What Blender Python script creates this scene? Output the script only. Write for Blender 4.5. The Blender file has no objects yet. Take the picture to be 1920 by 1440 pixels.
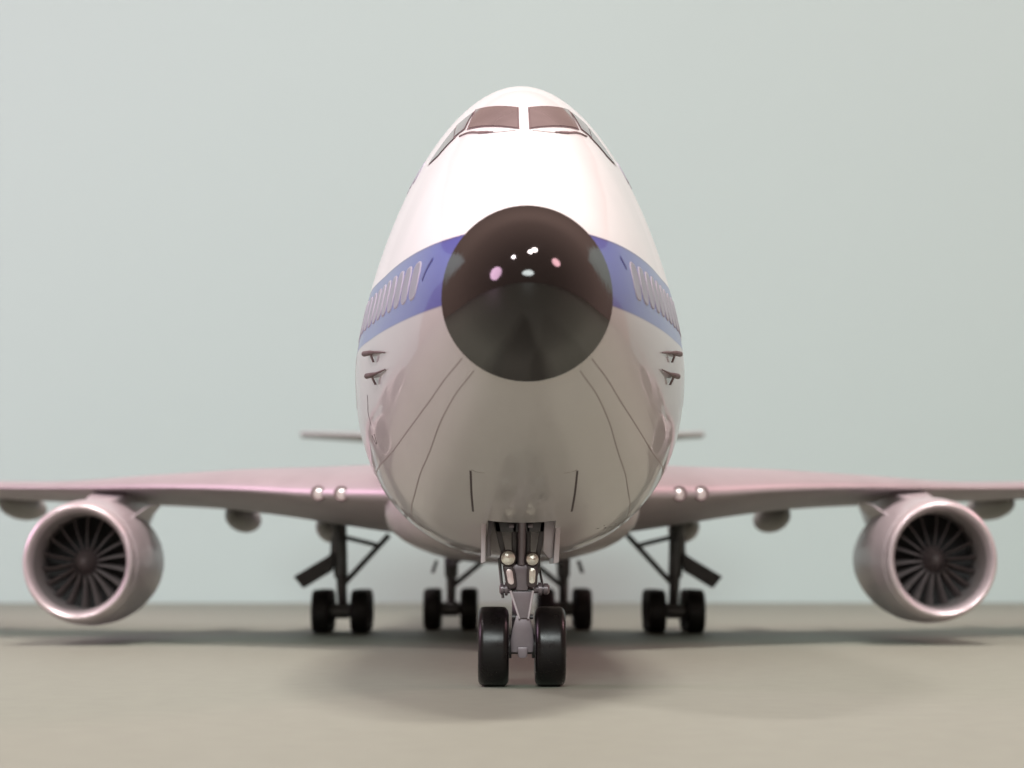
import bpy, bmesh, math, random
import numpy as np
from mathutils import Vector, Matrix

random.seed(4)
R = math.radians
K = 0.001                      # everything below is written in millimetres
scene = bpy.context.scene
COL = scene.collection

# ------------------------------------------------------------------ camera
cam_d = bpy.data.cameras.new("camera")
cam = bpy.data.objects.new("camera", cam_d)
COL.objects.link(cam)
cam.location = (-2.28*K, -129.0*K, 9.4*K)
cam.rotation_euler = (R(90+5.06), 0, R(-0.53))
cam_d.sensor_width = 36.0
cam_d.lens = 36.0*3900/1920
cam_d.clip_start = 0.002
cam_d.clip_end = 20
cam_d.dof.use_dof = True
cam_d.dof.focus_distance = 0.163
cam_d.dof.aperture_fstop = 78
scene.camera = cam

# ------------------------------------------------------------------ light
world = bpy.data.worlds.new("World")
scene.world = world
world.use_nodes = True
bg = world.node_tree.nodes["Background"]
bg.inputs[0].default_value = (0.41, 0.27, 0.23, 1)
bg.inputs[1].default_value = 0.85

def area(name, loc, target, size, power, col, shape='DISK', sy=None, spread=180):
    d = bpy.data.lights.new(name, 'AREA')
    d.shape = shape
    d.size = size
    if sy: d.size_y = sy
    d.energy = power
    d.color = col
    d.spread = R(spread)
    o = bpy.data.objects.new(name, d)
    o.location = loc
    v = Vector(target) - Vector(loc)
    o.rotation_euler = v.to_track_quat('-Z', 'Y').to_euler()
    COL.objects.link(o)
    return o
area("ceiling_spot_lamp", (0.20, 0.06, 1.10), (0, 0.05, 0), 0.17, 0.45, (1.0, 0.885, 0.86), spread=50)
area("ceiling_spot_lamp.001", (0.06, -0.04, 1.10), (0, 0.04, 0), 0.15, 0.35, (1.0, 0.885, 0.86), spread=50)
area("ceiling_spot_lamp.002", (-0.55, -0.06, 0.95), (0, 0.06, 0), 0.12, 0.36, (1.0, 0.87, 0.90), spread=55)
area("side_lamp", (-0.80, 0.10, 0.34), (0, 0.08, 0.02), 0.30, 2.7, (1.0, 0.62, 0.88))
area("side_lamp.001", (0.72, 0.12, 0.60), (0, 0.08, 0.02), 0.22, 1.7, (1.0, 0.54, 0.60))
area("front_fill_light", (-0.08, -1.15, 0.66), (0, 0.40, 0.02), 0.9, 15.5, (0.92, 1.0, 0.985), 'ELLIPSE', 0.4)  # added fill from the camera side, evens the backdrop and lifts the wing shadow

scene.view_settings.view_transform = 'Standard'
scene.view_settings.look = 'None'
scene.view_settings.gamma = 1
scene.view_settings.exposure = 0.0
scene.cycles.use_denoising = True
scene.cycles.max_bounces = 8

# ------------------------------------------------------------------ materials
MATS = {}
def mat(name, col, rough=0.4, metal=0.0, coat=0.0, coat_rough=0.05, noise=0.0, nscale=300.0, bump=0.0, bscale=3000.0, spec=0.5, rnoise=0.0):
    m = bpy.data.materials.new(name)
    m.use_nodes = True
    nt = m.node_tree
    b = nt.nodes["Principled BSDF"]
    b.inputs["Base Color"].default_value = (*col, 1)
    b.inputs["Roughness"].default_value = rough
    b.inputs["Metallic"].default_value = metal
    b.inputs["Coat Weight"].default_value = coat
    b.inputs["Coat Roughness"].default_value = coat_rough
    b.inputs["Specular IOR Level"].default_value = spec
    tc = nt.nodes.new("ShaderNodeTexCoord")
    if noise > 0 or rnoise > 0:
        n = nt.nodes.new("ShaderNodeTexNoise")
        n.inputs["Scale"].default_value = nscale
        n.inputs["Detail"].default_value = 5
        nt.links.new(tc.outputs["Object"], n.inputs["Vector"])
        if noise > 0:
            r = nt.nodes.new("ShaderNodeMapRange")
            r.inputs[1].default_value = 0.3; r.inputs[2].default_value = 0.7
            r.inputs[3].default_value = 1-noise; r.inputs[4].default_value = 1+noise
            nt.links.new(n.outputs["Fac"], r.inputs[0])
            mx = nt.nodes.new("ShaderNodeMix"); mx.data_type = 'RGBA'; mx.blend_type = 'MULTIPLY'
            mx.inputs["Factor"].default_value = 1
            mx.inputs["A"].default_value = (*col, 1)
            nt.links.new(r.outputs[0], mx.inputs["B"])
            nt.links.new(mx.outputs["Result"], b.inputs["Base Color"])
        if rnoise > 0:
            r2 = nt.nodes.new("ShaderNodeMapRange")
            r2.inputs[1].default_value = 0.3; r2.inputs[2].default_value = 0.7
            r2.inputs[3].default_value = max(rough-rnoise, 0.02); r2.inputs[4].default_value = rough+rnoise
            nt.links.new(n.outputs["Fac"], r2.inputs[0])
            nt.links.new(r2.outputs[0], b.inputs["Roughness"])
    if bump > 0:
        n2 = nt.nodes.new("ShaderNodeTexNoise")
        n2.inputs["Scale"].default_value = bscale
        n2.inputs["Detail"].default_value = 4
        nt.links.new(tc.outputs["Object"], n2.inputs["Vector"])
        bp = nt.nodes.new("ShaderNodeBump")
        bp.inputs["Strength"].default_value = bump
        bp.inputs["Distance"].default_value = 0.0001
        nt.links.new(n2.outputs["Fac"], bp.inputs["Height"])
        nt.links.new(bp.outputs["Normal"], b.inputs["Normal"])
    MATS[name] = m
    return m

def hull_paint():
    """gloss enamel: white roof, blue window stripe, light grey belly, split by height on the hull"""
    m = mat("hull_paint", (0.8, 0.8, 0.8), 0.30, 0.0, 0.6, 0.04, bump=0.03, bscale=900)
    nt = m.node_tree
    b = nt.nodes["Principled BSDF"]
    tc = nt.nodes.new("ShaderNodeTexCoord")
    sp = nt.nodes.new("ShaderNodeSeparateXYZ")
    nt.links.new(tc.outputs["Object"], sp.inputs[0])
    # the stripe's edges climb very slightly towards the tail
    ad = nt.nodes.new("ShaderNodeMath"); ad.operation = 'MULTIPLY_ADD'
    nt.links.new(sp.outputs["Y"], ad.inputs[0]); ad.inputs[1].default_value = -0.008
    nt.links.new(sp.outputs["Z"], ad.inputs[2])
    rp = nt.nodes.new("ShaderNodeMapRange")
    rp.inputs[1].default_value = 20*K; rp.inputs[2].default_value = 40*K
    nt.links.new(ad.outputs[0], rp.inputs[0])
    cr = nt.nodes.new("ShaderNodeValToRGB")
    cr.color_ramp.interpolation = 'LINEAR'
    e = cr.color_ramp.elements
    def t(z): return (z-20)/20
    grey = (0.475, 0.46, 0.45, 1); blue = (0.048, 0.066, 0.34, 1); edge = (0.05, 0.05, 0.22, 1); white = (0.86, 0.85, 0.84, 1)
    e[0].position = 0; e[0].color = grey
    e[1].position = 1; e[1].color = white
    for z, c in ((26.70, grey), (26.76, edge), (26.86, blue), (31.42, blue), (31.48, edge), (31.58, edge), (31.64, white)):
        k = e.new(t(z)); k.color = c
    nt.links.new(rp.outputs[0], cr.inputs[0])
    n = nt.nodes.new("ShaderNodeTexNoise"); n.inputs["Scale"].default_value = 90; n.inputs["Detail"].default_value = 6
    nt.links.new(tc.outputs["Object"], n.inputs["Vector"])
    r = nt.nodes.new("ShaderNodeMapRange")
    r.inputs[1].default_value = .3; r.inputs[2].default_value = .7; r.inputs[3].default_value = .965; r.inputs[4].default_value = 1.02
    nt.links.new(n.outputs["Fac"], r.inputs[0])
    mx = nt.nodes.new("ShaderNodeMix"); mx.data_type = 'RGBA'; mx.blend_type = 'MULTIPLY'; mx.inputs["Factor"].default_value = 1
    nt.links.new(cr.outputs[0], mx.inputs["A"]); nt.links.new(r.outputs[0], mx.inputs["B"])
    nt.links.new(mx.outputs["Result"], b.inputs["Base Color"])
    return m
M_HULL = hull_paint()
M_RADOME = mat("radome_black", (0.008, 0.006, 0.0055), 0.07, 0, 0.0, 0.03, bump=0.05, bscale=2500, rnoise=0.04, nscale=500)
M_WING = mat("wing_silver_paint", (0.43, 0.375, 0.388), 0.42, 0.38, 0.0, 0.10, noise=0.05, nscale=150)
M_FAIR = mat("fairing_grey_paint", (0.50, 0.475, 0.465), 0.34, 0.1, 0.2, 0.10, noise=0.05, nscale=150)
M_TAIL = mat("tailplane_paint", (0.46, 0.47, 0.455), 0.45, 0.1, noise=0.04, nscale=150)
M_FLAPF = mat("flap_fairing_paint", (0.30, 0.295, 0.27), 0.45, 0.1, noise=0.05, nscale=150)
M_NAC = mat("nacelle_paint", (0.53, 0.465, 0.48), 0.34, 0.25, 0.2, 0.12, noise=0.05, nscale=200)
M_LIP = mat("lip_metal", (0.66, 0.575, 0.59), 0.40, 0.55, noise=0.04, nscale=300, rnoise=0.05)
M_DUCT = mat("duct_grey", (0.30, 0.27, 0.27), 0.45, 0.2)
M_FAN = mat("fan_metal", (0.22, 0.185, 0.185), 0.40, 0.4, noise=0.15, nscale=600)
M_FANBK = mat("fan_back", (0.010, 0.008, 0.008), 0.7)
M_SPIN = mat("spinner_dark", (0.045, 0.032, 0.032), 0.6, 0.1, noise=0.15, nscale=500)
M_TYRE = mat("tyre_black", (0.005, 0.004, 0.004), 0.30, 0, 0.0, 0.12, bump=0.10, bscale=1800, rnoise=0.08, nscale=700, spec=0.3)
M_TYREM = mat("tyre_black_matt", (0.013, 0.013, 0.012), 0.55, bump=0.10, bscale=1800)
M_HUB = mat("hub_dark", (0.10, 0.095, 0.10), 0.4, 0.4)
M_GEAR = mat("gear_grey", (0.165, 0.138, 0.15), 0.33, 0.35, 0.15, 0.15, noise=0.10, nscale=700)
M_GEARD = mat("gear_dark", (0.075, 0.072, 0.072), 0.42, 0.25, noise=0.2, nscale=700)
M_GEARM = mat("main_gear_grey", (0.16, 0.165, 0.16), 0.45, 0.25, noise=0.15, nscale=500)
M_DOOR = mat("gear_door_paint", (0.50, 0.46, 0.48), 0.32, 0.15, 0.2, 0.1, noise=0.08, nscale=500)
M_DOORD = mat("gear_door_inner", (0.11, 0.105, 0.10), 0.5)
M_SEAM = mat("panel_seam_ink", (0.30, 0.265, 0.26), 0.5)
M_INK = mat("dark_ink", (0.055, 0.035, 0.04), 0.45)
M_NAVY = mat("navy_ink", (0.03, 0.03, 0.16), 0.4)
M_GLASS = mat("cockpit_glass", (0.19, 0.145, 0.142), 0.12, 0.0, 0.5, 0.05, noise=0.2, nscale=250)
M_FRAME = mat("window_frame_ink", (0.16, 0.10, 0.105), 0.4)
M_POST = mat("window_post_pink", (0.78, 0.68, 0.66), 0.35, 0, 0.2)
M_WPANE = mat("cabin_pane", (0.24, 0.235, 0.30), 0.3, 0.1, 0.2, 0.08, noise=0.12, nscale=400)
M_WFRAME = mat("cabin_window_rim", (0.36, 0.355, 0.41), 0.5, 0.1)
M_LENS = mat("lamp_lens", (0.70, 0.665, 0.58), 0.16, 0.55, 0.6, 0.05, bump=0.8, bscale=1800, noise=0.25, nscale=1500)
M_LENSW = mat("landing_lens", (0.72, 0.60, 0.59), 0.22, 0.3, 0.5, 0.08)
M_BEZEL = mat("lamp_bezel", (0.05, 0.035, 0.035), 0.35, 0.2)
M_BEZELW = mat("landing_bezel", (0.17, 0.11, 0.11), 0.35, 0.3)
M_PROBE = mat("probe_metal", (0.10, 0.06, 0.06), 0.5, 0.1)
M_FIN = mat("tail_blue", (0.03, 0.04, 0.20), 0.3, 0, 0.4)
M_TABLE = mat("table_mat", (0.232, 0.249, 0.200), 0.55, noise=0.04, nscale=420, bump=0.30, bscale=5000, spec=0.5)
M_BACK = mat("backdrop_card", (0.54, 0.66, 0.635), 0.9, noise=0.012, nscale=6, spec=0.2)

# ------------------------------------------------------------------ mesh helpers
class MB:
    def __init__(s): s.v = []; s.f = []; s.m = []
    def add(s, vs, fs, mi=0):
        o = len(s.v); s.v += [tuple(p) for p in vs]
        for f in fs: s.f.append([i+o for i in f]); s.m.append(mi)
        return s
    def grid(s, rows, closed=False, mi=0, cap0=False, cap1=False):
        n = len(rows[0]); vs = [p for r in rows for p in r]; fs = []
        for i in range(len(rows)-1):
            for j in range(n if closed else n-1):
                a = i*n+j; b = i*n+(j+1) % n
                fs.append([a, b, b+n, a+n])
        if cap0: fs.append(list(range(n))[::-1])
        if cap1: fs.append([(len(rows)-1)*n+j for j in range(n)])
        return s.add(vs, fs, mi)
    def box(s, c, d, bev=0.0, rot=None, mi=0):
        bm = bmesh.new(); bmesh.ops.create_cube(bm, size=1)
        for v in bm.verts: v.co = Vector((v.co.x*d[0], v.co.y*d[1], v.co.z*d[2]))
        if bev > 0: bmesh.ops.bevel(bm, geom=bm.edges[:], offset=bev, segments=2, profile=.6, affect='EDGES')
        return s.bm(bm, Matrix.Translation(c) @ (rot.to_4x4() if rot else Matrix()), mi)
    def prism(s, poly, axis, a0, a1, bev=0.0, mi=0):
        """poly in the two other axes, extruded along axis"""
        bm = bmesh.new()
        def P(u, w, h):
            return {'x': (h, u, w), 'y': (u, h, w), 'z': (u, w, h)}[axis]
        lo = [bm.verts.new(P(u, w, a0)) for u, w in poly]; hi = [bm.verts.new(P(u, w, a1)) for u, w in poly]
        n = len(poly)
        bm.faces.new(lo); bm.faces.new(hi[::-1])
        for i in range(n): bm.faces.new([lo[i], hi[i], hi[(i+1) % n], lo[(i+1) % n]])
        bmesh.ops.recalc_face_normals(bm, faces=bm.faces[:])
        if bev > 0: bmesh.ops.bevel(bm, geom=bm.edges[:], offset=bev, segments=2, profile=.6, affect='EDGES')
        return s.bm(bm, Matrix(), mi)
    def bm(s, bm, M, mi=0):
        bm.verts.index_update()
        s.add([M @ v.co for v in bm.verts], [[v.index for v in f.verts] for f in bm.faces], mi); bm.free(); return s
    def tube(s, a, b, r0, r1=None, n=14, mi=0):
        r1 = r0 if r1 is None else r1
        a = Vector(a); b = Vector(b); t = (b-a).normalized()
        u = t.orthogonal().normalized(); w = t.cross(u)
        rows = []
        for p, r in ((a, r0), (b, r1)):
            rows.append([p+(u*math.cos(q)+w*math.sin(q))*r for q in [2*math.pi*k/n for k in range(n)]])
        return s.grid(rows, True, mi, True, True)
    def lathe(s, prof, o, axis='y', n=48, sx=1.0, sz=1.0, mi=0, closed_prof=False):
        """prof [(along, radius)] turned round an axis through o"""
        rows = []
        for h, r in prof:
            row = []
            for k in range(n):
                q = 2*math.pi*k/n; c, d = math.cos(q)*r*sx, math.sin(q)*r*sz
                row.append((o[0]+c, o[1]+h, o[2]+d) if axis == 'y' else (o[0]+h, o[1]+c, o[2]+d))
            rows.append(row)
        if closed_prof: rows.append(rows[0])
        return s.grid(rows, True, mi)
    def build(s, name, mats, parent=None, smooth=True, ang=40, recalc=True):
        me = bpy.data.meshes.new(name)
        me.from_pydata([(x*K, y*K, z*K) for x, y, z in s.v], [], s.f)
        if not isinstance(mats, (list, tuple)): mats = [mats]
        for m in mats: me.materials.append(m)
        me.polygons.foreach_set("material_index", s.m)
        bm = bmesh.new(); bm.from_mesh(me)
        bmesh.ops.remove_doubles(bm, verts=bm.verts[:], dist=1e-7)
        if recalc: bmesh.ops.recalc_face_normals(bm, faces=bm.faces[:])
        bm.to_mesh(me); bm.free()
        if smooth:
            me.polygons.foreach_set("use_smooth", [True]*len(me.polygons))
            me.set_sharp_from_angle(angle=R(ang))
        me.update()
        o = bpy.data.objects.new(name, me); COL.objects.link(o)
        if parent: o.parent = parent
        return o

def mirrored(o, name=None, parent=None):
    """a copy flipped to the other side of the centre line (own mesh, so normals stay right)"""
    me = o.data.copy(); me.transform(Matrix.Diagonal((-1, 1, 1, 1))); me.flip_normals()
    c = bpy.data.objects.new(name or o.name.split('.')[0], me); COL.objects.link(c)
    c.parent = parent or o.parent
    for k in ("label",):
        if k in o: c[k] = o[k]
    return c

def pchip(xs, ys):
    xs = np.array(xs, float); ys = np.array(ys, float); h = np.diff(xs); d = np.diff(ys)/h
    m = np.zeros(len(xs)); m[0] = d[0]; m[-1] = d[-1]
    for i in range(1, len(xs)-1):
        if d[i-1]*d[i] > 0:
            w1 = 2*h[i]+h[i-1]; w2 = h[i]+2*h[i-1]; m[i] = (w1+w2)/(w1/d[i-1]+w2/d[i])
    def f(x):
        x = min(max(x, xs[0]), xs[-1]); i = max(min(int(np.searchsorted(xs, x, side='right'))-1, len(xs)-2), 0)
        t = (x-xs[i])/h[i]; t2 = t*t; t3 = t2*t
        return float((2*t3-3*t2+1)*ys[i]+(t3-2*t2+t)*h[i]*m[i]+(-2*t3+3*t2)*ys[i+1]+(t3-t2)*h[i]*m[i+1])
    return f
def prof(tab):
    f = pchip([math.sqrt(a) for a, b in tab], [b for a, b in tab]); return lambda y: f(math.sqrt(max(y, 0)))

# hull lines: half width, crown, keel and height of the widest point along the length (y from the nose tip)
HW = prof([(0,0),(1,1.98),(4,3.88),(8.5,5.65),(14,7.55),(20,9.25),(30,11.6),(40,13.35),(50,14.1),(65,14.45),(80,14.5),(250,14.5),(290,13.2),(330,9.2),(360,4.6),(376,1.2),(379,0)])
ZC = prof([(0,27.4),(1,29.5),(4,31.55),(8.5,33.5),(14,37.0),(20.5,41.2),(25.3,44.0),(32,46.9),(40,49.0),(50,50.3),(65,51),(110,51),(135,50),(165,46.6),(190,44.6),(220,44),(290,44),(340,43.2),(370,41.6),(379,39.5)])
ZK = prof([(0,27.4),(1,25.4),(4,23.45),(8.5,21.8),(14,19.2),(20,16.9),(30,13.7),(40,11.8),(50,10.8),(60,10.5),(80,10.4),(245,10.4),(275,13),(310,20),(345,29),(370,36.3),(379,39.5)])
ZW = prof([(0,27.4),(8.5,27.3),(20,26.8),(40,26),(80,26),(245,26),(310,29),(345,34),(370,38.6),(379,39.5)])
def blend(y):
    t = min(max((y-8)/24, 0), 1); return t*t*(3-2*t)
def pq(y): b = blend(y); return 2-.62*b, .5+.012*b
def nlow(y): return 2+.35*blend(y)
def sx_(y, z):
    zw = ZW(y)
    if z >= zw:
        p, q = pq(y); t = (z-zw)/max(ZC(y)-zw, 1e-6)
        return 0.0 if t >= 1 else HW(y)*(1-t**p)**q
    t = (zw-z)/max(zw-ZK(y), 1e-6); n = nlow(y)
    return 0.0 if t >= 1 else HW(y)*(1-t**n)**(1/n)
def sy_(x, z, lo=0.0, hi=70.0):
    """station where the hull at height z is |x| wide"""
    for _ in range(50):
        m = (lo+hi)/2
        if sx_(m, z) > abs(x) or (abs(x) < 1e-6 and ZK(m) < z < ZC(m)): hi = m
        else: lo = m
    return hi
def on_side(y, z, side): return Vector((side*sx_(y, z), y, z))
def n_side(y, z, side):
    e = .05
    a = on_side(y+e, z, side)-on_side(y-e, z, side); b = on_side(y, z+e, side)-on_side(y, z-e, side)
    n = a.cross(b).normalized()
    return n if n.x*side > 0 else -n
def on_front(x, z): return Vector((x, sy_(x, z), z))
def n_front(x, z):
    e = .05
    a = on_front(x+e, z)-on_front(x-e, z); b = on_front(x, z+e)-on_front(x, z-e)
    n = a.cross(b).normalized()
    return n if n.y < 0 else -n
def section(y, n=48):
    """closed ring of hull points at station y, from the keel round"""
    zw, zc, zk, w = ZW(y), ZC(y), ZK(y), HW(y); p, q = pq(y); nl = nlow(y)
    half = []
    for i in range(n+1):
        a = -math.pi/2+math.pi*i/n; s_ = math.sin(a)
        if s_ < 0:
            t = -s_; t = 1-(1-t)**1.0
            x = w*max(1-t**nl, 0)**(1/nl); z = zw-(zw-zk)*t
        else:
            t = s_; x = w*max(1-t**p, 0)**q; z = zw+(zc-zw)*t
        half.append((x, z))
    half[0] = (0, zk); half[-1] = (0, zc)
    ring = [(x, y, z) for x, z in half]+[(-x, y, z) for x, z in half[-2:0:-1]]
    return ring

def patch(mb, fn, nf, corners, nu=8, nv=6, off=.05, thick=None, mi=0):
    """bilinear patch on the hull; corners in the surface's two coordinates, fn maps them to 3D"""
    rows = []
    (a, b, c, d) = corners
    for i in range(nu+1):
        u = i/nu; row = []
        for j in range(nv+1):
            v = j/nv
            p = [(1-u)*(1-v)*a[k]+u*(1-v)*b[k]+u*v*c[k]+(1-u)*v*d[k] for k in (0, 1)]
            P = fn(*p); row.append(P+nf(*p)*off)
        rows.append(row)
    return mb.grid(rows, False, mi)

def ribbon(mb, pts, nrms, w, off=.03, mi=0):
    """thin raised strip along points lying on a surface"""
    rows = []
    for i, P in enumerate(pts):
        t = (pts[min(i+1, len(pts)-1)]-pts[max(i-1, 0)]).normalized()
        n = nrms[i]; b = t.cross(n).normalized()
        ww = w[i] if isinstance(w, list) else w
        rows.append([P-b*ww/2-n*.02, P-b*ww/2+n*off, P+b*ww/2+n*off, P+b*ww/2-n*.02])
    return mb.grid(rows, False, mi)

def side_line(name, pts, side, w, m, parent, n=28, off=.02, front=False):
    """a strip along (y, z) points on one side of the hull (or (x, z) on the front)"""
    ts = [0]
    for a, b in zip(pts, pts[1:]): ts.append(ts[-1]+math.hypot(b[0]-a[0], b[1]-a[1]))
    fa = pchip(ts, [p[0] for p in pts]); fb = pchip(ts, [p[1] for p in pts])
    P, N = [], []
    for i in range(n+1):
        t = ts[-1]*i/n; a, b = fa(t), fb(t)
        if front: P.append(on_front(a, b)); N.append(n_front(a, b))
        else: P.append(on_side(a, b, side)); N.append(n_side(a, b, side))
    mb = MB(); ribbon(mb, P, N, w, off)
    return mb.build(name, m, parent)

# ------------------------------------------------------------------ setting
def structure(o, label):
    o["kind"] = "structure"; o["label"] = label
    return o
mb = MB(); mb.box((0, 25, -6), (1500, 830, 12), 1.5)
structure(mb.build("tabletop", M_TABLE), "matt grey beige table surface under the model airplane")
mb = MB(); mb.box((0, 443, 114), (640, 6, 252), .5)
structure(mb.build("backdrop", M_BACK), "plain pale grey green backdrop behind the model airplane")

# ------------------------------------------------------------------ the airplane
plane = bpy.data.objects.new("model_airplane", None); COL.objects.link(plane)
plane.empty_display_size = .02
plane["label"] = "glossy white model airliner with blue window stripe and black nose, facing the viewer"
plane["category"] = "model airplane"

# ---- fuselage
YR = 8.5
st = [YR+(60-YR)*i/70 for i in range(71)]+[60+i*4 for i in range(1, 60)]+[300+i*2.5 for i in range(0, 31)]+[376, 377.5, 378.5]
st = sorted(set(st))
mb = MB(); mb.grid([section(y, 64) for y in st], True, 0, True, True)
fus = mb.build("fuselage", M_HULL, plane, ang=50)
# cut the nose wheel well into the belly
cut = MB(); cut.box((0, 41.7, 9), (5.3, 16.6, 12.6)); cut_o = cut.build("cutter", M_DOORD, None, smooth=False)
bo = fus.modifiers.new("well", 'BOOLEAN'); bo.object = cut_o; bo.operation = 'DIFFERENCE'; bo.solver = 'EXACT'
dg = bpy.context.evaluated_depsgraph_get()
new = bpy.data.meshes.new_from_object(fus.evaluated_get(dg)); new.name = "fuselage"
fus.modifiers.clear(); fus.data = new
fus.data.polygons.foreach_set("use_smooth", [True]*len(fus.data.polygons)); fus.data.set_sharp_from_angle(angle=R(50))
bpy.data.objects.remove(cut_o, do_unlink=True)

# ---- radome
rows = []
for i in range(1, 41):
    y = YR*(i/40)**2; y = YR if i == 40 else y
    rows.append(section(y, 48))
mb = MB(); mb.grid(rows, True, 0, False, False)
tip = [(0, 0, 27.4)]; n = len(rows[0])
mb.add(tip+rows[0], [[0, 1+j, 1+(j+1) % n] for j in range(n)])
# rolled rim that steps the black cap just proud of the hull
rad = mb.build("radome", M_RADOME, fus, ang=60)
rad["label"] = "glossy black rounded nose cap"
for v in rad.data.vertices:      # 1 % proud so its edge reads as a separate cap
    v.co.x *= 1.012; v.co.z = (v.co.z-27.35*K)*1.012+27.35*K

# ---- cockpit windows
def win_front(side):
    s = side
    c = [(s*.45, 41.45), (s*.45, 43.85), (s*3.55, 44.95), (s*4.1, 42.55)]
    return c
for s in (-1, 1):
    c = win_front(s)
    mb = MB(); patch(mb, on_front, n_front, [(c[0][0]-s*.10, c[0][1]-.12), (c[1][0]-s*.10, c[1][1]+.12), (c[2][0]+s*.10, c[2][1]+.14), (c[3][0]+s*.16, c[3][1]-.10)], 14, 14, .035)
    mb.build("window_frame", M_FRAME, fus, recalc=False)
    mb = MB(); patch(mb, on_front, n_front, c, 14, 14, .07)
    o = mb.build("cockpit_window", M_GLASS, fus, recalc=False); o["label"] = "dark tinted windscreen pane"
    # the two side panes run aft and down along the hull
    f = lambda y, z, s=s: on_side(y, z, s); g = lambda y, z, s=s: n_side(y, z, s)
    for q in ([(27.3, 42.75), (30.5, 44.75), (31.9, 44.0), (28.3, 42.35)], [(28.0, 42.15), (31.6, 43.75), (32.2, 41.0), (29.6, 41.15)]):
        cx = sum(p[0] for p in q)/4; cz = sum(p[1] for p in q)/4
        q2 = [(cx+(a-cx)*1.16, cz+(b-cz)*1.14) for a, b in q]
        mb = MB(); patch(mb, f, g, q2, 8, 8, .035); mb.build("window_frame", M_FRAME, fus, recalc=False)
        mb = MB(); patch(mb, f, g, q, 8, 8, .07); mb.build("cockpit_window", M_GLASS, fus, recalc=False)
    # wiper lying under the windscreen
    side_line("wiper", [(s*2.3, 41.25), (s*3.2, 41.5), (s*4.2, 41.95), (s*4.8, 42.0)], s, [.10]*4+[.22]*8+[.14]*9+[.10]*8, M_FRAME, fus, 28, .10, True)
    side_line("window_sill_line", [(s*.6, 41.2), (s*1.6, 41.2), (s*2.6, 41.3)], s, .05, M_FRAME, fus, 16, .03, True)

# ---- windows in the stripe: each a rounded pane in a bright rim, on the hull
def cabin_window(y0, z0, hy, hz, side, name="cabin_window"):
    n = 20; mb = MB(); rim_o, rim_i, pane = [], [], []
    for k in range(n):
        q = 2*math.pi*k/n; c, s_ = math.cos(q), math.sin(q); e = 2/2.6
        u = math.copysign(abs(c)**e, c); v = math.copysign(abs(s_)**e, s_)
        for lst, f, off in ((rim_o, 1.0, -.01), (rim_i, .93, .065), (pane, .86, .06)):
            ff = f if lst is not pane else f
            y, z = y0+u*hy*ff, z0+v*hz*(1-(1-ff)*.75)
            lst.append(on_side(y, z, side)+n_side(y, z, side)*off)
    inner = [p for p in pane]
    mb.grid([rim_o, rim_i, pane], True, 0)
    c = on_side(y0, z0, side)+n_side(y0, z0, side)*.06
    mb.add([c]+inner, [[0, 1+j, 1+(j+1) % n] for j in range(n)], 1)
    return mb.build(name, [M_WFRAME, M_WPANE], fus, ang=60)
for s in (-1, 1):
    y = 15.5
    while y < 250:
        if not (46 < y < 52 or 98 < y < 104 or 160 < y < 166 or 205 < y < 211):
            cabin_window(y, 29.3+y*.008, 1.08, 1.40, s)
        y += 2.54
    y = 37.4
    while y < 128:
        cabin_window(y, 41.3, .62, .9, s, "upper_deck_window"); y += 2.54
    # dark tick printed ahead of the windows
    side_line("stripe_mark", [(12.2, 30.5), (12.9, 29.9), (13.4, 29.2)] if s < 0 else [(12.6, 30.7), (13.0, 30.3), (13.3, 30.0)], s, .28, M_NAVY, fus, 8, .02)
    # probes under the stripe: a mast and a pointed tube standing off the hull
    for pts, fy in ((((23.8, 25.25), (27.0, 25.60), (28.6, 25.72), (31.6, 25.95)), 28.2), (((24.2, 24.05), (26.8, 24.0), (28.2, 24.02), (30.6, 24.15)), 28.2)):
        mb = MB()
        A = [on_side(a, b, s)+n_side(a, b, s)*o for (a, b), o in zip(pts, (.10, .30, .34, .34))]
        for k, (r0, r1) in enumerate(((.05, .10), (.10, .20), (.20, .22))): mb.tube(A[k], A[k+1], r0, r1, 10)
        rows = []
        for dz, o, hl in ((0, .36, .60), (-.30, .30, .30), (-.75, .14, .08)):
            zz = pts[2][1]+dz
            rows.append([on_side(fy+q*hl, zz, s)+n_side(fy, zz, s)*(o+w) for q, w in ((-1, 0), (0, .09), (1, 0), (0, -.09))])
        mb.grid(rows, True, 0, True, True)
        mb.build("pitot_probe", M_PROBE, fus)

# ---- panel seams fanning from the nose cap, and the closed forward gear doors
for s in (-1, 1):
    side_line("panel_seam", [(9.2, 23.35), (18.7, 20.8), (31.7, 18.25), (38, 17.7), (47, 17.3)], s, .10, M_SEAM, fus, 40, .010)
    side_line("panel_seam", [(9.4, 22.55), (18.1, 19.8), (26.4, 17.15), (36, 15.0), (46, 13.7)], s, .10, M_SEAM, fus, 40, .010)
    side_line("gear_door_seam", [(s*3.9, 16.5), (s*3.88, 15.1), (s*3.8, 13.75)], s, .16, M_INK, fus, 16, .015, True)
    side_line("gear_door_seam", [(s*3.85, 16.55), (s*3.4, 16.38), (s*2.9, 16.3)], s, .05, M_SEAM, fus, 10, .012, True)
    # outline of the front passenger door and of a service hatch below it
    side_line("door_outline", [(44.2, 23.0), (44.0, 27.5), (44.2, 32.4)], s, .12, M_SEAM, fus, 16, .015)
    side_line("door_outline", [(49.6, 23.0), (49.8, 27.5), (49.6, 32.4)], s, .12, M_SEAM, fus, 16, .015)
    side_line("door_outline", [(44.2, 23.0), (49.6, 23.0)], s, .12, M_SEAM, fus, 8, .015)
side_line("hatch_mark", [(33.4, 22.9), (33.9, 22.2), (34.6, 21.6), (34.7, 20.6)], -1, .10, M_INK, fus, 14, .015)
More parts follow.
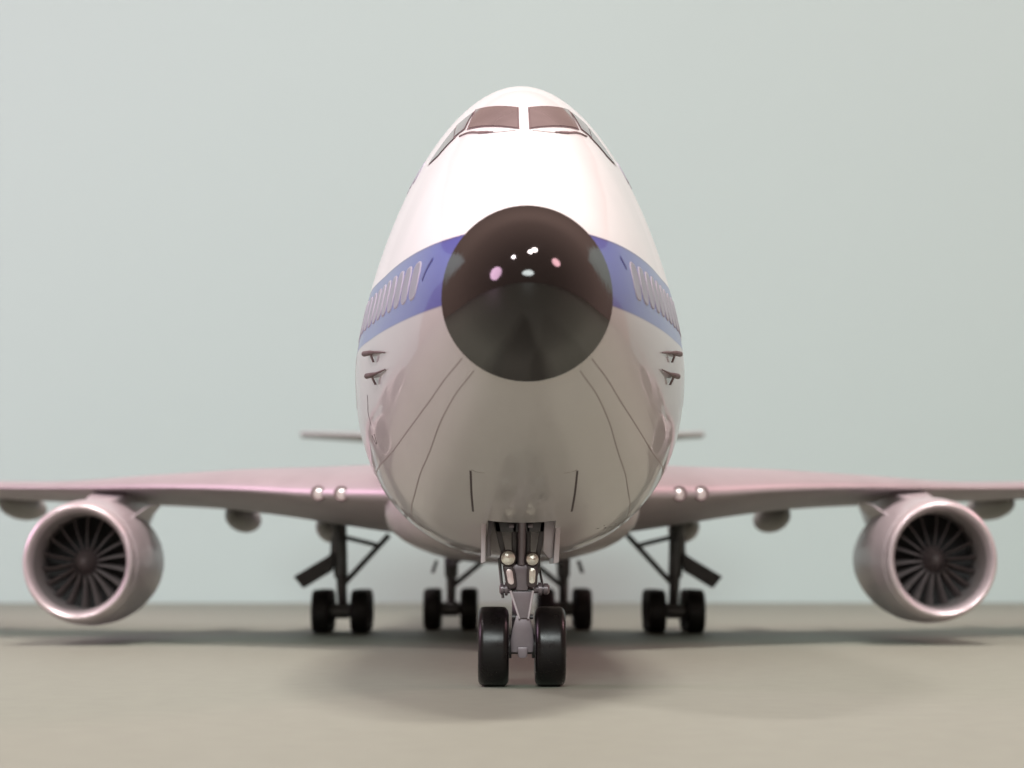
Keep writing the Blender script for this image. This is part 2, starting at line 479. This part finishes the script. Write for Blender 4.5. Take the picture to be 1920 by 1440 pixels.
side_line("hatch_mark", [(34.6, 19.9), (34.9, 19.3), (35.4, 19.2), (35.8, 19.9)], -1, .09, M_INK, fus, 14, .015)
# small stencilled placard low on the hull beside the nose gear
for k, (y0, L) in enumerate(((41.6, .5), (43.4, .35), (44.6, .9), (46.4, .35), (47.6, 1.4), (49.8, .5))):
    zz = 12.62+k*.10
    side_line("placard_print", [(y0, zz), (y0+L, zz+.03)], 1, .13, M_INK, fus, 4, .015)
    if k % 2 == 0: side_line("placard_print", [(y0+.2, zz+.25), (y0+L*.8, zz+.27)], 1, .10, M_INK, fus, 4, .015)

# ---- belly fairing between the wings
def fair_ring(y, w, zb, zt, n=40):
    zw = 17.0; pts = []
    for k in range(n):
        q = 2*math.pi*k/n; c, s_ = math.cos(q), math.sin(q); e = 2/2.3
        u = math.copysign(abs(c)**e, c)*w; v = math.copysign(abs(s_)**e, s_)
        pts.append((u, y, zw+(v*(zt-zw) if v > 0 else v*(zw-zb))))
    return pts
rows = []
for y, w, zb, zt in ((99, 3, 15, 19), (100, 8, 12.4, 20), (104, 12.4, 11.0, 21), (112, 14.8, 10.4, 22), (125, 15.7, 10.1, 22.5), (150, 15.9, 10.0, 22.5), (180, 15.6, 10.0, 22), (200, 14.5, 10.1, 21), (220, 12.5, 10.3, 20), (240, 7, 10.7, 18), (246, 2, 12, 17)):
    rows.append(fair_ring(y, w, zb, zt))
mb = MB(); mb.grid(rows, True, 0, True, True); belly = mb.build("belly_fairing", M_FAIR, plane, ang=60)

# ---- wings (built for +x, mirrored for -x)
WS = [(8, 104, 17.4, 15.6, 85, 5.2, 3.9), (14.5, 109.5, 17.7, 15.7, 78, 5.1, 3.2), (24, 118, 18.15, 16.6, 66, 4.5, 2.3), (33, 125.5, 18.9, 17.4, 57, 3.7, 1.5),
      (46, 136.5, 19.6, 18.5, 47, 2.5, .8), (64, 152, 20.1, 19.4, 39, 1.5, .7), (100, 182, 22, 21.5, 30, 1.4, .7), (140, 216, 25.3, 25.1, 20, 1.0, .5), (150, 226, 26.2, 26.1, 12, .6, .3), (154, 233, 26.7, 26.65, 5, .25, .12)]
def wing_at(X):
    xs = [w[0] for w in WS]
    return [pchip(xs, [w[k] for w in WS])(X) for k in range(1, 7)]
def foil(y0, zl, zt, c, U, D, X, n=26):
    top, bot = [], []
    for i in range(n+1):
        s_ = .5-.5*math.cos(math.pi*i/n); s_ = s_**1.3
        f = math.sqrt(s_)*(1-s_)/.385
        g = s_**.55*(1-s_)/.41
        base = zl+(zt-zl)*s_
        top.append((X, y0+c*s_, base+U*f+.06*s_)); bot.append((X, y0+c*s_, base-D*g-.06*s_))
    return top[::-1]+bot[1:]
rows = []
Xs = [8+6.5*i/4 for i in range(4)]+[14.5+(64-14.5)*i/26 for i in range(27)]+[70, 78, 86, 94, 100, 110, 120, 130, 140, 145, 150, 152, 154]
for X in Xs: rows.append(foil(*wing_at(X), X))
mb = MB(); mb.grid(rows, True, 0, True, True)
wing_r = mb.build("wing", M_WING, plane, ang=50)
wing_l = mirrored(wing_r, "wing", plane)

def flap_fairing(X, y0, L, w, ztop, depth, wing, side):
    rows = []
    for i in range(15):
        t = i/14; r = max(math.sin(math.pi*min(max(t, .0), 1))**.6, .02)
        row = []
        for k in range(16):
            q = 2*math.pi*k/16
            row.append((side*(X+math.cos(q)*w/2*r), y0+L*t, ztop-depth*.35-t*1.0+math.sin(q)*depth*.65*r))
        rows.append(row)
    mb = MB(); mb.grid(rows, True, 0, True, True)
    mb.build("flap_fairing", M_FLAPF, wing)
for s, w in ((1, wing_r), (-1, wing_l)):
    flap_fairing(27.2, 178, 30, 4.4, 17.2, 3.4, w, s)
    flap_fairing(39.9, 172, 28, 4.8, 18.6, 3.3, w, s)
    flap_fairing(75.5, 184, 25, 6.0, 20.6, 3.2, w, s)
    flap_fairing(101, 203, 18, 3.2, 21.9, 2.6, w, s)
    # aileron and flap joints on the upper and lower skin are too far away to read
    for X in ((19.5, 22.3) if s > 0 else (19.95, 22.85)):
        y0, zl, zt, c, U, D = wing_at(X)
        o3 = (s*X, y0-.15, zl+.12)
        mb = MB(); mb.lathe([(1.6, .92), (-.05, .92), (-.22, .87), (-.22, .74), (-.02, .64)], o3, 'y', 24)
        ll = MB(); ll.lathe([(-.02, .66), (-.08, .5), (-.13, .28), (-.15, .001)], o3, 'y', 24)
        bz = mb.build("landing_light_rim", M_BEZELW, w)
        ll.build("landing_light", M_LENSW, w)

# ---- engines
def engine(X, ylip, zc, tilt, side, blade_turn, k=1.0):
    """nacelle with intake lip, fan, spinner, strake, core and pylon; X is the axis (signed)"""
    o3 = (X, ylip, zc); SXF = .945
    out = [(1.55, 7.28), (1.62, 7.34), (3, 7.52), (6, 7.78), (10, 7.95), (15, 7.93), (20, 7.6), (25, 7.0), (29, 6.35), (32, 5.85), (32, 5.6), (26, 6.0), (12, 6.0), (9, 5.75)]
    mb = MB(); mb.lathe(out, o3, 'y', 64, SXF)
    eng = mb.build("engine", M_NAC, plane, ang=35)
    lip = [(9, 5.74), (6, 5.72), (3, 5.78), (1.6, 5.98), (.8, 6.18), (.25, 6.42), (0, 6.7), (.12, 6.92), (.45, 7.08), (1.0, 7.2), (1.5, 7.27)]
    mb = MB(); mb.lathe(lip[3:], o3, 'y', 64, SXF); o = mb.build("intake_lip", M_LIP, eng, ang=60, recalc=True)
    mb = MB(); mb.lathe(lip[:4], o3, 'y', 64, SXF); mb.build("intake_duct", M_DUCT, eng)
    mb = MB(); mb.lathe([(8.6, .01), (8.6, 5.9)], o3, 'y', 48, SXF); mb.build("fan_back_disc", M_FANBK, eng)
    mb = MB(); mb.lathe([(3.4, .01), (3.5, .35), (3.9, .75), (4.6, 1.15), (5.4, 1.5), (6.2, 1.75), (8.6, 1.9)], o3, 'y', 32, SXF)
    mb.build("spinner", M_SPIN, eng, ang=70)
    # one blade, then copies turned about the fan axis
    first = None; nb = 18
    for b in range(nb):
        a = 2*math.pi*b/nb+blade_turn+random.uniform(-.03, .03)
        if first is None:
            rows = []
            for i in range(7):
                r = 1.55+(5.66-1.55)*i/6
                stag = R(7+9*i/6); ch = 2.4
                row = []
                for (u, th) in ((0, 0), (.12, .11), (.5, .13), (.9, .08), (1, 0), (.9, -.08), (.5, -.07), (.12, -.06)):
                    yy = (u*ch)*math.cos(stag); xx = (u*ch)*math.sin(stag)*side+th*side
                    row.append((xx+.25*math.sin(i/6*2)*side, 5.1+yy, r))
                rows.append(row)
            mb = MB(); mb.grid(rows, True, 0, True, True)
            ob = mb.build("fan_blade", M_FAN, eng, ang=40); first = ob
        else:
            ob = first.copy(); COL.objects.link(ob); ob.parent = eng
        ob.matrix_local = Matrix.Translation((X*K, ylip*K, zc*K)) @ Matrix.Diagonal((SXF, 1, 1, 1)) @ Matrix.Rotation(a, 4, 'Y')
    # hot core behind the fan duct
    mb = MB(); mb.lathe([(20, 4.0), (32, 3.9), (38, 3.1), (42, 2.6), (42, 2.3), (38, 2.3)], o3, 'y', 40, SXF)
    mb.lathe([(36, 2.0), (42, 1.5), (47, .05)], o3, 'y', 24, SXF); mb.build("core_nozzle", M_GEARM, eng)
    # pylon
    zt = zc+9.3
    poly = [(ylip+9, zc+7.2), (ylip+13, zc+8.0), (ylip+18, zt-.6), (ylip+23, zt+.1), (ylip+40, zt), (ylip+56, zt-1.2), (ylip+50, zc+5.2), (ylip+36, zc+3.6), (ylip+26, zc+5.6)]
    hwid = [1.2, 2.2, 2.7, 2.9, 2.4, .6, .6, 1.9, 3.0]
    mb = MB()
    va = [(X+h*.9, y, z) for (y, z), h in zip(poly, hwid)]; vb = [(X-h*.9, y, z) for (y, z), h in zip(poly, hwid)]
    n = len(poly)
    bm = bmesh.new(); A = [bm.verts.new(p) for p in va]; B = [bm.verts.new(p) for p in vb]
    bm.faces.new(A); bm.faces.new(B[::-1])
    for i in range(n): bm.faces.new([A[i], B[i], B[(i+1) % n], A[(i+1) % n]])
    bmesh.ops.recalc_face_normals(bm, faces=bm.faces[:])
    bmesh.ops.bevel(bm, geom=bm.edges[:], offset=.45, segments=3, profile=.5, affect='EDGES')
    mb.bm(bm, Matrix()); mb.build("pylon", M_NAC, eng, ang=50)
    # strake on the side towards the hull
    sd = -side; a = R(48)
    d = Vector((sd*math.cos(a), 0, math.sin(a))); tn = Vector((-sd*math.sin(a), 0, math.cos(a)))
    C = Vector(o3); rows = []
    for h, r in ((9.0, 0), (10.5, .9), (13.5, 2.1), (19, 2.4), (20.5, 2.2), (21, 0)):
        y = Vector((0, h, 0)); b0 = C+y+d*7.55; b1 = C+y+d*(7.8+r)
        rows.append([b0-tn*.18, b1-tn*.10, b1+tn*.10, b0+tn*.18])
    mb = MB(); mb.grid(rows, True, 0, True, True); mb.build("nacelle_strake", M_NAC, eng)
    return eng
engine(-52.75, 125, 10.15, 0, -1, .12)
engine(52.65, 125, 10.45, 0, 1, .0)
engine(-95.0, 160, 12.6, 0, -1, .2)
engine(95.0, 160, 12.6, 0, 1, .3)

# ---- tail
def surf(name, root, tip, th0, th1, m, axis='x'):
    rows = []
    for i in range(9):
        t = i/8; P = [root[k]+(tip[k]-root[k])*t for k in range(3)]; c = root[3]+(tip[3]-root[3])*t; th = th0+(th1-th0)*t
        row = []
        for j in range(24):
            q = 2*math.pi*j/24; s_ = .5+.5*math.cos(q); v = math.sin(q)*math.sqrt(max(s_, 0.03))*th/2
            row.append((P[0], P[1]+c*(1-s_), P[2]+v) if axis == 'x' else (P[0]+v, P[1]+c*(1-s_), P[2]))
        rows.append(row)
    mb = MB(); mb.grid(rows, True, 0, True, True); return mb.build(name, m, plane, ang=60)
surf("tailplane", (4, 318, 37.2, 46), (47.6, 360, 41.0, 13), 4.0, 2.0, M_TAIL)
surf("tailplane", (-4, 318, 37.2, 46), (-47.6, 360, 41.0, 13), 4.0, 2.0, M_TAIL)
surf("tail_fin", (0, 300, 42.5, 66), (0, 358, 96, 22), 4.5, 1.6, M_FIN, 'z')

# ---- wheels
def tyre_profile(r, w, cr):
    p = [(-w/2+.35*w*.3, r*.52), (-w/2+.05, r*.60), (-w/2, r*.74)]
    for k in range(7):
        q = math.pi/2*k/6; p.append((-w/2+cr-cr*math.cos(q), r-cr*1.1+cr*1.1*math.sin(q)))
    p += [(0, r+.02)]
    return p+[(-a, b) for a, b in p[-2::-1]]
def wheel(cx, cy, cz, r, w, cr, parent, mt, proto=None):
    if proto is None:
        mb = MB(); mb.lathe(tyre_profile(r, w, cr), (0, 0, 0), 'x', 56); t = mb.build("tyre", mt, parent, ang=50)
        mb = MB(); mb.lathe([(-w*.36, .02), (-w*.40, r*.25), (-w*.30, r*.40), (-w*.36, r*.56), (w*.36, r*.56), (w*.30, r*.40), (w*.40, r*.25), (w*.36, .02)], (0, 0, 0), 'x', 32)
        h = mb.build("wheel_hub", M_HUB, parent, ang=30)
    else:
        t = proto[0].copy(); h = proto[1].copy(); COL.objects.link(t); COL.objects.link(h); t.parent = parent; h.parent = parent
    for o in (t, h):
        o.location = (cx*K, cy*K, cz*K); o.rotation_euler = (random.uniform(0, 6), 0, 0)
    return t, h

# ---- nose gear
mb = MB()
mb.tube((0, 38.6, 3.2), (0, 38.9, 15.5), .72, .80, 24)                    # main leg
mb.tube((0, 38.75, 7.4), (0, 38.8, 9.5), 1.0, 1.0, 24)                    # collar
ng = mb.build("nose_gear", M_GEAR, plane)
pr = wheel(-2.22, 38.5, 3.175, 3.16, 2.45, .50, ng, M_TYRE)
wheel(2.30, 38.5, 3.175, 3.16, 2.45, .50, ng, M_TYRE, pr)
mb = MB(); mb.tube((-2.3, 38.5, 3.18), (2.4, 38.5, 3.18), .62, .62, 20); mb.tube((-1.1, 38.5, 3.18), (-.78, 38.5, 3.18), .95, .95, 20); mb.tube((.86, 38.5, 3.18), (1.2, 38.5, 3.18), .95, .95, 20)
mb.build("axle", M_GEARD, ng)
mb = MB(); mb.prism([(-.42, 5.65), (.62, 5.65), (.92, 4.6), (1.0, 3.55), (.92, 2.75), (-.82, 2.75), (-.9, 3.55), (-.72, 4.6)], 'y', 37.0, 39.6, .10)
mb.prism([(-.3, 3.15), (.5, 3.15), (.46, 2.45), (.3, 2.32), (-.12, 2.32), (-.27, 2.45)], 'y', 36.75, 37.6, .06)
mb.build("axle_housing", M_GEAR, ng)
# torque link: a dished plate with raised rims, wide at the collar
mb = MB(); mb.prism([(-.80, 7.55), (.86, 7.55), (.50, 5.45), (-.14, 5.45)], 'y', 36.75, 37.25, .06); mb.build("torque_link", M_GEAR, ng)
for a, b in (((-.86, 36.7, 7.62), (-.16, 36.75, 5.4)), ((.92, 36.7, 7.62), (.54, 36.75, 5.4))):
    mb = MB(); mb.tube(a, b, .10, .08, 10); mb.build("torque_link_rim", M_DOOR, ng)
mb = MB(); mb.tube((-.75, 37.4, 5.55), (.95, 37.4, 5.55), .2, .2, 12); mb.tube((-.9, 37.3, 7.6), (.98, 37.3, 7.6), .2, .2, 12); mb.build("hinge_pin", M_GEARD, ng)
# collar block in front of the leg
mb = MB(); mb.prism([(-.88, 9.45), (-.6, 9.72), (.5, 9.72), (.66, 9.45), (.55, 8.9), (.52, 7.62), (-.42, 7.62), (-.48, 8.9)], 'y', 36.8, 38.6, .12); mb.build("steering_collar", M_GEAR, ng)
mb = MB(); mb.prism([(-1.5, 10.0), (1.55, 10.0), (1.5, 9.2), (.9, 7.8), (-.9, 7.8), (-1.45, 9.2)], 'y', 38.0, 39.4, .15); mb.build("lamp_bracket", M_GEARD, ng)
mb = MB(); mb.tube((.02, 36.9, 9.7), (.06, 36.2, 13.6), .34, .32, 20); mb.build("retraction_rod", M_GEAR, ng)
# drag brace: an open frame with two upright windows
for poly in ([(-2.25, 13.1), (-1.75, 13.1), (-1.05, 9.9), (-1.45, 9.9)], [(2.05, 13.1), (1.55, 13.1), (1.05, 9.9), (1.42, 9.9)], [(-.70, 13.0), (-.36, 13.0), (-.36, 9.9), (-.70, 9.9)], [(.42, 13.0), (.72, 13.0), (.66, 9.9), (.40, 9.9)], [(-2.2, 13.15), (2.0, 13.15), (1.9, 12.25), (-2.05, 12.25)]):
    mb = MB(); mb.prism(poly, 'y', 37.15, 37.8, .06); mb.build("drag_brace", M_GEARD, ng)
for x in (-.78, .72):
    mb = MB(); mb.box((x, 36.9, 12.75), (.42, .4, .3), .06); mb.build("brace_lug", M_GEAR, ng)
# taxi lamps: round pair above, upright capsule pair below
for (x, z, rr, lab) in ((-1.06, 10.2, .57, 0), (.88, 10.1, .50, 0)):
    mb = MB(); mb.lathe([(1.2, rr*.6), (.5, rr*1.18), (0, rr*1.2), (-.08, rr*1.12), (-.02, rr*.98)], (x, 36.5, z), 'y', 28); mb.build("taxi_lamp_rim", M_BEZEL, ng)
    mb = MB(); mb.lathe([(.0, rr), (-.06, rr*.8), (-.12, rr*.45), (-.14, .001)], (x, 36.5, z), 'y', 28); mb.build("taxi_lamp", M_LENS, ng, ang=70)
for (x, z, tl) in ((-.90, 8.72, -.16), (.86, 8.80, .03)):
    for nm, rr, hh, y0, y1, m in (("taxi_lamp_rim", .44, .50, 36.55, 37.6, M_BEZEL), ("taxi_lamp", .26, .36, 36.48, 36.9, M_LENS if x > 0 else M_LENSW)):
        poly = []
        for k in range(20):
            q = 2*math.pi*k/20; zz = math.sin(q)*rr+(hh if math.sin(q) >= 0 else -hh); xx = math.cos(q)*rr
            poly.append((x+xx-tl*(-zz), z+zz))
        mb = MB(); mb.prism(poly, 'y', y0, y1, .07); mb.build(nm, m, ng)
# steering actuators with stacked collars, either side
for sx1, x0, x1 in ((-1, -.85, -1.75), (1, 1.0, 2.25)):
    L = abs(x1-x0); mb = MB()
    pf = [(0, .2), (0, .34), (L*.25, .36), (L*.27, .52), (L*.5, .52), (L*.52, .34), (L*.62, .34), (L*.64, .46), (L*.88, .44), (L, .28), (L, .01)]
    mb.lathe([(sx1*a, b) for a, b in pf], (x0, 37.4, 7.75), 'x', 20); mb.build("steering_actuator", M_GEAR, ng, ang=35)
mb = MB(); mb.tube((-1.75, 39.5, 10.2), (-1.45, 39.2, 7.0), .14, .12, 10); mb.build("hydraulic_line", M_GEARM, ng)
mb = MB(); mb.tube((1.4, 39.4, 9.8), (1.75, 38.4, 7.9), .10, .10, 10); mb.build("hydraulic_line", M_GEARD, ng)
# wheel well doors hanging either side of the leg
mb = MB(); mb.prism([(-3.12, 13.75), (-2.78, 13.6), (-2.86, 9.9), (-3.22, 9.75)], 'y', 34.5, 48.0, .07); mb.build("gear_door", M_DOOR, ng)
mb = MB(); mb.prism([(-2.75, 13.3), (-2.2, 13.3), (-2.28, 12.6), (-2.5, 12.0), (-2.4, 10.4), (-2.80, 10.2)], 'y', 40.0, 40.7, .08); mb.build("door_hinge", M_DOOR, ng)
mb = MB(); mb.prism([(2.78, 13.5), (3.15, 13.6), (2.95, 9.85), (2.50, 9.75)], 'y', 36.0, 48.0, .08); mb.build("gear_door", M_DOOR, ng)
mb = MB(); mb.prism([(1.85, 13.3), (2.75, 13.3), (2.48, 10.2), (2.15, 10.2), (1.72, 10.75), (1.80, 12.4)], 'y', 37.0, 38.0, .10); mb.build("door_hinge", M_DOOR, ng)

# ---- main gear: four legs, each with a four-wheel bogie
def main_gear(X, yc, ztop, braces, door, lean=0.0):
    s = 1 if X > 0 else -1
    mb = MB(); mb.tube((X, yc, 3.2), (X+lean*.5, yc, 9.0), .72, .78, 20); mb.tube((X+lean*.5, yc, 8.0), (X+lean, yc, ztop), 1.02, 1.1, 20)
    g = mb.build("main_gear", M_GEARM, plane)
    pr = None
    for dy in (-4.5, 4.5):
        for dx in (-2.82, 2.82):
            p = wheel(X+dx, yc+dy, 3.16, 3.15, 2.65, .55, g, M_TYREM, pr); pr = pr or p
        mb = MB(); mb.tube((X-2.9, yc+dy, 3.16), (X+2.9, yc+dy, 3.16), .68, .68, 16); mb.tube((X-1.2, yc+dy, 3.16), (X+1.2, yc+dy, 3.16), 1.05, 1.05, 16); mb.build("axle", M_GEARM, g)
    mb = MB(); mb.box((X, yc, 3.2), (1.5, 9.6, 1.5), .3); mb.build("bogie_beam", M_GEARM, g)
    for a, b, r in braces:
        mb = MB(); mb.tube(a, b, r, r, 12); mb.build("side_brace", M_GEARM, g)
    mb = MB(); mb.tube((X+.2, yc-1.1, 4.2), (X+.1, yc-1.5, 6.6), .3, .3, 10); mb.tube((X+.1, yc-1.5, 6.6), (X+lean*.5, yc-1, 8.4), .3, .3, 10); mb.build("torque_link", M_GEARM, g)
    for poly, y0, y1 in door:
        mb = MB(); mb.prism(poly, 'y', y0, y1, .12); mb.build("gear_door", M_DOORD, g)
    return g
for s in (-1, 1):
    main_gear(s*24.35, 179.7, 17.2,
        [((s*24.4, 179.4, 6.9), (s*17.6, 179.4, 14.3), .42), ((s*24.3, 179.4, 14.0), (s*19.3, 179.4, 12.75), .36), ((s*24.6, 179, 13.5), (s*25.6, 176, 16.5), .35), ((s*25.1, 181, 14.2), (s*26.2, 181, 11.0), .45)],
        [([(s*25.7, 11.7), (s*31.6, 8.15), (s*30.2, 6.45), (s*25.9, 9.0)], 178.6, 180.4), ([(s*25.2, 14.5), (s*26.3, 14.0), (s*26.4, 9.6), (s*25.8, 9.3)], 180.5, 181.2)], s*.7)
    main_gear(s*8.72, 195.5, 11.5,
        [((s*8.5, 195, 6.6), (s*3.9, 195, 10.4), .42), ((s*8.6, 194, 10), (s*6.5, 190, 11), .3)],
        [([(s*10.7, 10.6), (s*11.1, 10.6), (s*11.75, 8.7), (s*11.35, 8.6)], 190, 196)], 0)
